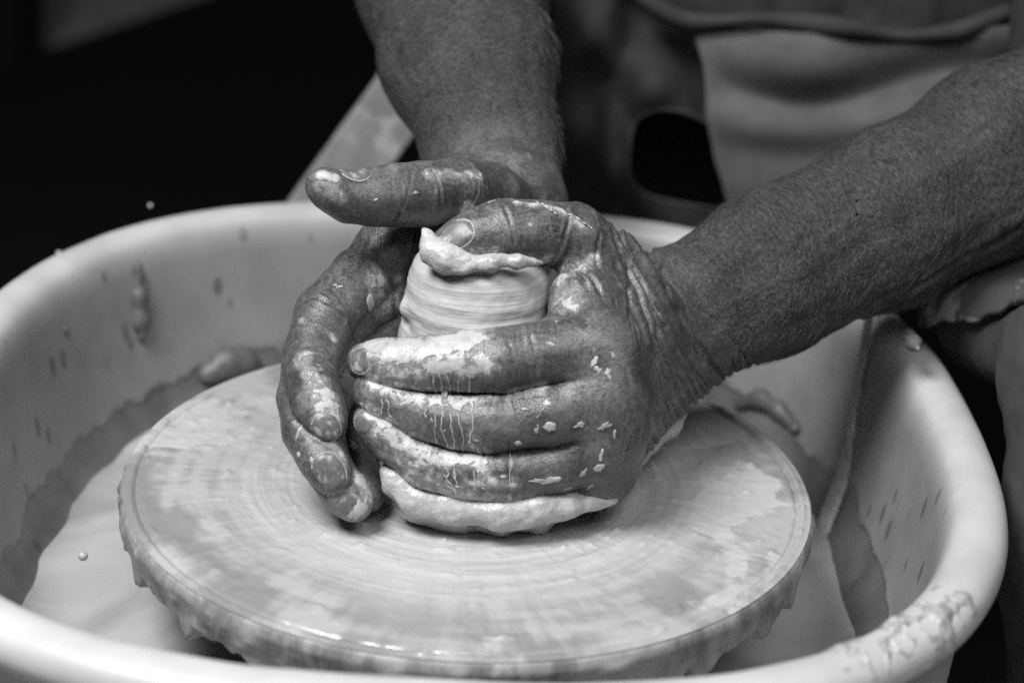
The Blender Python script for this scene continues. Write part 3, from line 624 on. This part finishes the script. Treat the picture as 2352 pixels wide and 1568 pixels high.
for body, lst, f in ((LBODY, sp2, f2), (LBODY, sp1, f1), (RBODY, spR2, f2), (RBODY, spR1, f1)):
    for i, (x, y, hw, hh, tn) in enumerate(lst):
        p = f(x, y); c = S(body, p)[0].astype(float)
        if np.linalg.norm(c-CAM) > 1.05: continue
        n_ = body.normal(c)[0].astype(float)
        tn_ = math.radians(tn); d_ = RT*math.cos(tn_)-UP*math.sin(tn_); d_ = d_-n_*(d_@n_); sc_ = .3906/5400
        P_, F_ = surf_patch(body, c, n_, d_, hw*sc_, hh*sc_, lift=.00005, dome=min(.00045, .15*min(hw, hh)*sc_), shape=2., wob=.8, seed=i+3)
        make_obj('slip_drop_glint', P_, F_, M['spot' if i % 3 else 'slip'], person)
runs = [[(1000, 290), (1015, 400)], [(1040, 250), (1055, 380)], [(1080, 250), (1105, 400)], [(1150, 170), (1155, 400)], [(1210, 150), (1225, 280), (1218, 390)], [(1010, 490), (1020, 690)], [(1060, 500), (1046, 580), (1085, 710)],
        [(1100, 500), (1130, 720)], [(1140, 500), (1175, 620), (1180, 735)], [(1237, 450), (1236, 600), (1220, 690)], [(705, 430), (702, 520)], [(735, 430), (748, 540)], [(960, 480), (955, 540)], [(1090, 790), (1090, 890)], [(1120, 850), (1145, 950)],
        [(1240, 760), (1243, 930), (1252, 965)], [(1305, 780), (1300, 960)], [(1460, 740), (1455, 940)], [(780, 720), (785, 810)], [(1135, 780), (1130, 900)], [(1060, 870), (1120, 950), (1165, 950)]]
for i, rn in enumerate(runs):
    q = resample([f2(*p) for p in rn], 26); q[:, 0] += 1.6*np.sin(np.arange(26)*.35+i)+.8*np.sin(np.arange(26)*.9+2*i)
    P_ = S(LBODY, *q); wd = np.interp(np.arange(26), [0, 18, 25], [.00034, .0002, .0003])*(.6+.7*random.random())
    tv, tf = tube(P_+LBODY.normal(P_)*.00005, wd, 5); make_obj('slip_run', tv, tf, M['slip'], person)
for rn in ([(1610, 335), (1670, 365), (1725, 408)], [(1760, 395), (1850, 430), (1935, 492)], [(1180, 930), (1240, 980), (1300, 960)]):
    q = resample([f1(*p) for p in rn], 26); q[:, 1] += 1.5*np.sin(np.arange(26)*.5); P_ = S(LBODY, *q); tv, tf = tube(P_+LBODY.normal(P_)*.0002, np.interp(np.arange(26), [0, 10, 25], [.0002, .0005, .0002])*(1+.5*np.sin(np.arange(26)*1.1)), 6); make_obj('slip_run', tv, tf, M['slip'], person)
# clay squeezed out below the little finger and under the thumb
def lumpy(name, prims, mat, parent, h=.0009, k=.004, amp=.0010, freq=110, seed=1):
    b_ = Body(prims, [], kp=k); lo, hi = b_.bounds(); v, F = sdf_mesh(b_, lo, hi, h, B=8); n = vnormals(v, F)
    v = v+n*(amp*fbm(v*freq, seed)+amp*.22*fbm(v*freq*3, seed+2))[:, None]; o = make_obj(name, v, F, mat); return child(o, parent) if parent is not None else o
lumpy('collar', chain([(888, 1078, -.050, 2.6), (905, 1106, -.053, 5.5), (955, 1146, -.056, 7.0), (1050, 1166, -.058, 7.6), (1150, 1176, -.059, 8.0), (1230, 1170, -.057, 7.2), (1300, 1156, -.052, 6.0), (1350, 1148, -.048, 4.6), (1402, 1142, -.046, 2.4)])[1]
      + chain([(940, 1160, -.048, 6), (1050, 1188, -.050, 6.5), (1150, 1196, -.050, 6.5), (1240, 1188, -.046, 6), (1310, 1160, -.040, 5)])[1], M['slip'], clay, amp=.0024, freq=62, seed=5)
lumpy('collar', chain([(1400, 1130, -.025, 5), (1440, 1075, -.008, 5), (1490, 1015, .012, 5), (1540, 972, .022, 4.6), (1566, 950, .028, 3.2)])[1], M['slip'], clay, seed=9)
lumpy('clay_scrap', chain([(972, 527, -.016, .9), (980, 534, -.017, 1.2), (984, 552, -.019, 2.6), (998, 578, -.022, 5.0), (1030, 595, -.025, 5.6), (1065, 604, -.026, 4.0), (1100, 606, -.026, 2.2), (1128, 604, -.026, 3.0), (1150, 598, -.024, 1.8), (1190, 602, -.023, 2.2), (1245, 604, -.017, 1.2)])[1],
      M['slip'], clay, h=.0006, amp=.0011, freq=130, seed=3)
# short hairs lying on the forearms
hv, hf = [], []; nb_ = 0
for vv_, FF_, at_, ax, cnt in ((v1, F1, a1, LAXP, 2600), (v2, F2, a2, RAXP, 1500)):
    cand = np.nonzero((at_['forearm'] > .6) & (vv_[:, 1] < .36))[0]; k = RNG.choice(cand, cnt, replace=False); n_ = vnormals(vv_, FF_)[k]; p = vv_[k]; A_ = unit(ax[0]-ax[3])
    t_ = A_-n_*(n_@A_)[:, None]; t_ /= np.linalg.norm(t_, axis=1)[:, None]; s_ = np.cross(n_, t_); d_ = t_*.75+s_*(.65+RNG.normal(size=cnt)*.25)[:, None]+n_*.22; d_ /= np.linalg.norm(d_, axis=1)[:, None]
    ln = RNG.uniform(.004, .010, cnt)[:, None]; rows = []
    for q in range(3):
        c_ = p+d_*ln*q/2-n_*(.11*ln*(q/2)**2); w_ = .00007*(1-.4*q); rows += [c_+s_*w_, c_-s_*w_*.5+n_*w_, c_-s_*w_*.5-n_*w_]
    hv.append(np.stack(rows, 1).reshape(-1, 3)); b0 = nb_+np.arange(cnt)*9; nb_ += cnt*9
    hf += [np.stack([b0+q*3+e, b0+q*3+(e+1) % 3, b0+q*3+3+(e+1) % 3, b0+q*3+3+e], -1) for q in range(2) for e in range(3)]
hv, hf = np.concatenate(hv), np.concatenate(hf)
tag(make_obj('arm_hair', np.array(hv), np.array(hf), M['hair'], person), kind='stuff')
# ------------------------------------------------------------------ clothes
def sheet(name, pts, mat, parent, thick=.002):
    nu, nv = pts.shape[:2]; o = make_obj(name, pts.reshape(-1, 3), grid_faces(nu, nv), mat, parent)
    s = o.modifiers.new('t', 'SOLIDIFY'); s.thickness = thick; return o
sh = []
for p in tp:
    inf = .012
    if p in (tp[0], tp[2]): continue
    if p in (tp[1], tp[3]): sh.append(RC(p.a+(p.b-p.a)*.35, p.b, p.r1+inf+.006, p.r2+inf)); continue
    sh.append(RC(p.a, p.b, p.r1+inf, p.r2+inf))
SB = Body(sh, [], kp=.03); lo, hi = SB.bounds(); v, F = sdf_mesh(SB, lo, hi, .006, B=8); n = vnormals(v, F)
v = v+n*(.006*fbm(v*np.array([14, 14, 7]), 5))[:, None]; tag(make_obj('shirt', v, F, M['shirt'], person))
apron_hole = [(1640, 286), (1620, 281), (1572, 255), (1510, 247), (1468, 266), (1449, 295), (1441, 357), (1439, 395), (1453, 428), (1487, 452), (1549, 466), (1606, 476), (1680, 486)]
hole = resample(apron_hole, 60)
def inside(px, py):
    poly = np.array(apron_hole); c = np.zeros(px.shape, bool); j = len(poly)-1
    for i in range(len(poly)):
        xi, yi = poly[i]; xj, yj = poly[j]
        with np.errstate(divide='ignore', invalid='ignore'): c ^= ((yi > py) != (yj > py)) & (px < (xj-xi)*(py-yi)/(yj-yi+1e-9)+xi)
        j = i
    return c
AY = .40
px_, py_ = np.meshgrid(np.linspace(1270, 2700, 260), np.linspace(-320, 640, 180), indexing='ij')
def apron_depth(px, py):
    d = .010*np.sin((px*.62-py*.78)/33.)*np.clip((1750-px)/300, 0, 1) + .012*fbm(np.stack([px/170, py/260, 0*px], -1), 4)
    d = d + .009*np.sin((px*.8+py*.35)/26.)*np.clip((1640-px)/200, 0, 1) + .05*np.clip((1420-px)/150, 0, 1)**2 + .012*np.exp(-((px-1405)/30)**2)*-1*np.clip((py-180)/80, 0, 1)
    return AY+d
pa = np.stack([np.stack([at(x, y, Yv) for x, y, Yv in zip(r0, r1, r2)]) for r0, r1, r2 in zip(px_, py_, apron_depth(px_, py_))])
fa = grid_faces(*px_.shape); cx_ = px_.reshape(-1)[fa].mean(1); cy_ = py_.reshape(-1)[fa].mean(1); fa = fa[~inside(cx_, cy_)]
ap = make_obj('apron', pa.reshape(-1, 3), fa, M['apron'], person); s = ap.modifiers.new('t', 'SOLIDIFY'); s.thickness = .002
tv, tf = tube(np.array([at(x, y, apron_depth(np.array(x), np.array(y))-.0015) for x, y in hole]), .0016, 8); make_obj('piping', tv, tf, M['piping'], ap)
# pale lower panel, hanging in folds
le = np.array([(1590, 60), (1596, 76), (1615, 143), (1625, 266), (1639, 362), (1658, 419), (1672, 476), (1700, 640)], float)
nu, nv = 200, 150; pts = np.zeros((nu, nv, 3))
for j in range(nv):
    y0 = 60+j/(nv-1)*560; x0 = np.interp(y0, le[:, 1], le[:, 0])
    for i in range(nu):
        x = x0+(2720-x0)*i/(nu-1); sag = 110*math.exp(-((x-1850)/230)**2); yt = y0 + 0*x
        yy = y0-sag*.9*math.exp(-((y0-200)/170)**2)
        top = 18*math.sin((x-1600)/700*math.pi) if y0 < 90 else 0
        dd = .008*math.sin(yy/31.)*math.exp(-((y0-190)/130)**2)*(1-math.exp(-((x-1600)/60)**2)) + .004*math.sin(x/90+y0/140)
        pts[i, j] = at(x, yt+top, AY-.016-dd-.004*math.sin((x-x0)/500))
sheet('apron_panel', pts, M['pocket'], ap, .003)
for ia, ja, ib, jb in ((4, 0, 4, nv-1), (2, 14, 60, 16), (46, 3, 47, 26), (60, 16, 130, 30)):
    tt = np.linspace(0, 1, 60); tv, tf = tube(np.array([pts[int(ia+(ib-ia)*q), int(ja+(jb-ja)*q)]+V(0, -.0016, 0) for q in tt]), .0011, 6); make_obj('seam', tv, tf, M['apron'], ap)
band = resample([(1440, -40), (1477, 0), (1568, 52), (1650, 50), (1739, 43), (1850, 54), (1953, 64), (2072, 86), (2215, 71), (2310, 33), (2400, -10), (2520, -70)], 90)
bp = np.zeros((90, 9, 3))
for i, (x, y) in enumerate(band):
    for j in range(9):
        a_ = (j-4)/4; bp[i, j] = at(x, y+a_*(15+5*math.sin(i*.21)), AY-.020-.008*math.sqrt(max(0, 1-a_*a_))-.003*math.sin(i*.33))
sheet('waistband', bp, M['band'], ap, .002)
# trousers: the knee beside the pan
kp_ = [RC(at(2232, 712, .125), at(2330, 660, .16), .018, .036), RC(at(2330, 660, .16), at(2700, 500, .45), .040, .085), RC(at(2310, 755, .115), at(2500, 850, .05), .022, .036), RC(at(2500, 840, .03), at(2505, 1250, .0), .036, .0365), RC(at(2505, 1250, .0), at(2510, 3200, .0), .0365, .05)]
KB = Body(kp_, [], kp=.03); lo, hi = KB.bounds(); v, F = sdf_mesh(KB, lo, hi, .0022, B=8); n = vnormals(v, F)
v = v+n*(.0026*fbm(v*np.array([40, 40, 16]), 15)+.001*fbm(v*90, 6))[:, None]; trs = make_obj('trousers', v, F, M['jeans'], person)
seam = np.array([(2100, 752), (2146, 748), (2173, 735), (2240, 741), (2301, 718), (2352, 694), (2480, 640)], float)
nu, nv = 70, 40; q = []
for i in range(nu):
    x = 2128+(2470-2128)*i/(nu-1); yb = np.interp(x, seam[:, 0], seam[:, 1])+3*math.sin(i*.6)
    for j in range(nv): q.append((x-(1-j/(nv-1))*14, yb-260*(1-j/(nv-1))))
d = np.array([ray(*p) for p in q]); P_ = KB.march(CAM+d*.6, d, 70); bad = np.linalg.norm(P_-CAM, axis=1) > 1.4
far = np.linalg.norm(P_-CAM, axis=1); 
Pq = CAM+d*np.where(bad, .9, far)[:, None]-d*.006
Pq = Pq.reshape(nu, nv, 3); ok = ~bad.reshape(nu, nv)
fc = grid_faces(nu, nv); fc = fc[ok.reshape(-1)[fc].all(1)]
hem = make_obj('apron_hem', Pq.reshape(-1, 3), fc, M['cuff'], person); s = hem.modifiers.new('t', 'SOLIDIFY'); s.thickness = .003
# ------------------------------------------------------------------ things behind and around
pc = at(770+66, 297+46, .42); pax = unit(at(650, 465, .42)-at(890, 130, .42)); pw = unit(np.cross(pax, V(0, 1, 0)))
L0, L1 = -.17, (FLOOR_Z-pc[2])/pax[2]-.02; pm = pc+pax*(L0+L1)/2
plank = bm_obj('plank', box_mesh(pm, pax*(L1-L0)/2, pw*.0205, V(0, .009, 0), .002), M['plank']); tag(plank, 'narrow grey clay-splashed board slanting behind the pan beside the right forearm', 'board')
bq = at_z(6, 150, FLOOR_Z); bm = bmesh.new(); bmesh.ops.create_cone(bm, cap_ends=True, segments=32, radius1=.10, radius2=.12, depth=.3, matrix=Matrix.Translation((bq[0]-.02, bq[1], FLOOR_Z+.15)))
tag(bm_obj('bucket', bm, M['mat'], smooth=False), 'dark blurred bucket on the grey floor in the top left corner', 'bucket')
def pan_hit(px, py, off=.031):
    d = ray(px, py); t = np.linspace(.4, 1.6, 3000); P_ = CAM+t[:, None]*d
    off = off+np.interp(RZ-P_[:, 2], [0, .04, .09, .105], [0, .003, .012, .02])
    g = (np.abs((P_[:, 0]-PC[0])/(PA-off))**PN+np.abs((P_[:, 1]-PC[1])/(PB-off))**PN)
    ins_ = (g < 1) & (P_[:, 2] < RZ+.02); k = np.nonzero(ins_)[0]
    if not len(k): k = [int(np.argmin(g+1e3*(P_[:, 2] > RZ+.02)))]
    return P_[k[-1]]
# slip running down the wall into the slurry: a domed ribbon on the wall
sp_ = np.array([pan_hit(*p, off=.0285) for p in resample([(1998, 712), (1990, 750), (1968, 880), (1950, 1000), (1936, 1085)], 40)]); sp_ = np.concatenate([sp_, [sp_[-1]+V(-.010, -.012, PZ+.0005-sp_[-1][2])]])
wdt = np.interp(np.arange(41), [0, 10, 26, 36, 40], [.0034, .0030, .0032, .0042, .0070])*(1+.2*vnoise(np.stack([np.arange(41)*.35, np.zeros(41), np.zeros(41)], -1), 8))
inw = np.array([unit(V(PC[0]-p[0], PC[1]-p[1], 0)) for p in sp_]); sid = np.cross(inw, V(0, 0, 1)); G = np.zeros((41, 11, 3))
for k in range(11):
    a_ = (k-5)/5; G[:, k] = sp_+sid*(wdt*a_)[:, None]+inw*(.0022*math.sqrt(max(0, 1-a_*a_))-.0008)
child(make_obj('slip_stream', G.reshape(-1, 3), grid_faces(41, 11), M['slip']), pan)
# smeared clay on the front right of the rim
t0, t1 = [math.atan2(*( (at_z(*p, RZ)[:2]-PC)[::-1])) for p in ((1822, 1480), (2150, 1305))]
nu, nv = 220, 46; ths = np.linspace(min(t0, t1), max(t0, t1), nu); OO = outline(ths); tgs = outline(ths+1e-3)-outline(ths-1e-3); NN = np.stack([tgs[:, 1], -tgs[:, 0]], -1); NN /= np.linalg.norm(NN, axis=1)[:, None]
pn = [q[0] for q in prof[7:14]][::-1]; pz = [q[1] for q in prof[7:14]][::-1]; ns_ = np.linspace(pn[0], pn[-1], nv); zs_ = np.interp(ns_, pn, pz)
G = np.zeros((nu, nv, 3)); G[..., 0] = OO[:, :1]+NN[:, :1]*ns_; G[..., 1] = OO[:, 1:]+NN[:, 1:]*ns_; G[..., 2] = zs_
us, ws = np.meshgrid(np.linspace(0, 1, nu), np.linspace(0, 1, nv), indexing='ij')
win = np.clip(np.minimum(us, 1-us)*5, 0, 1)*np.clip(np.minimum(ws, 1-ws)*4, 0, 1)
hh = fbm(np.stack([us*9, ws*2.2, 0*us], -1), 91, 4)*.55 + .45*(1-np.abs(vnoise(np.stack([us*12+ws*1.5, ws*3, 0*us], -1), 33))*2.4)
hh = np.clip(hh*win-.2, -.25, 1)*.0052
G[..., 2] += hh; G[..., :2] += NN[:, None, :]*0
child(make_obj('clay_smear', G.reshape(-1, 3), grid_faces(nu, nv), M.setdefault('rim_slip', mat_slip('rim_slip', .38, .36))), pan)
# drips of old slip on the far wall, lumps behind the wheel
for name, pl, mt_ in (('slip_streak', [(318, 612, 3), (318, 680, 4.4), (322, 735, 5.4), (326, 770, 3.6)], 'jeans2'), ('slip_streak', [(150, 750, 2.2), (152, 765, 2.4)], 'jeans2'), ('clay_lump', [(475, 860, 6), (520, 835, 9), (560, 830, 8), (590, 848, 5)], 'jeans2'), ('slip_streak', [(648, 800, 4), (650, 830, 4.5)], 'jeans2'),
                     ('slip_streak', [(2088, 768, 3.4), (2100, 788, 3.6), (2108, 802, 2.2)], 'jeans2'), ('clay_lump', [(1700, 925, 4), (1745, 912, 5), (1790, 940, 4.5), (1830, 985, 3.5)], 'jeans2')):
    J = [pan_hit(a, b, .0265) for a, b, _ in pl]; R_ = [c_/1000 for _, _, c_ in pl]
    lumpy(name, [RC(J[i], J[i+1], R_[i], R_[i+1]) for i in range(len(J)-1)], M.setdefault('old_slip', mat_slip('drying_slip', .12, .4)), pan, h=.0014, amp=.001, freq=90, seed=len(name)+int(pl[0][0]))
# drops on the side of the wheel and in the air
def drop(p, r, label=None, parent=None, mat='slip', name='slip_droplet', st=1.):
    bm = bmesh.new(); bmesh.ops.create_icosphere(bm, subdivisions=3, radius=r, matrix=Matrix.Translation(Vector(p)) @ Matrix.Diagonal((1, 1, st, 1)))
    for v_ in bm.verts: v_.co += Vector((random.uniform(-1, 1), random.uniform(-1, 1), random.uniform(-1, 1)))*r*.02
    o = bm_obj(name, bm, M[mat], smooth=True)
    if parent is not None: child(o, parent)
    else: tag(o, label, 'droplet')
drop(at(191, 1276, -.03), .0021, 'pale round droplet of slip flying off beside the left edge of the wheel', st=1.12)
drop(at(345, 472, .25), .0012, 'faint blurred droplet of slip against the black mat, left of the thumb')
drop(at(135, 582, .22), .0016, 'blurred pale droplet of slip just above the left rear rim')
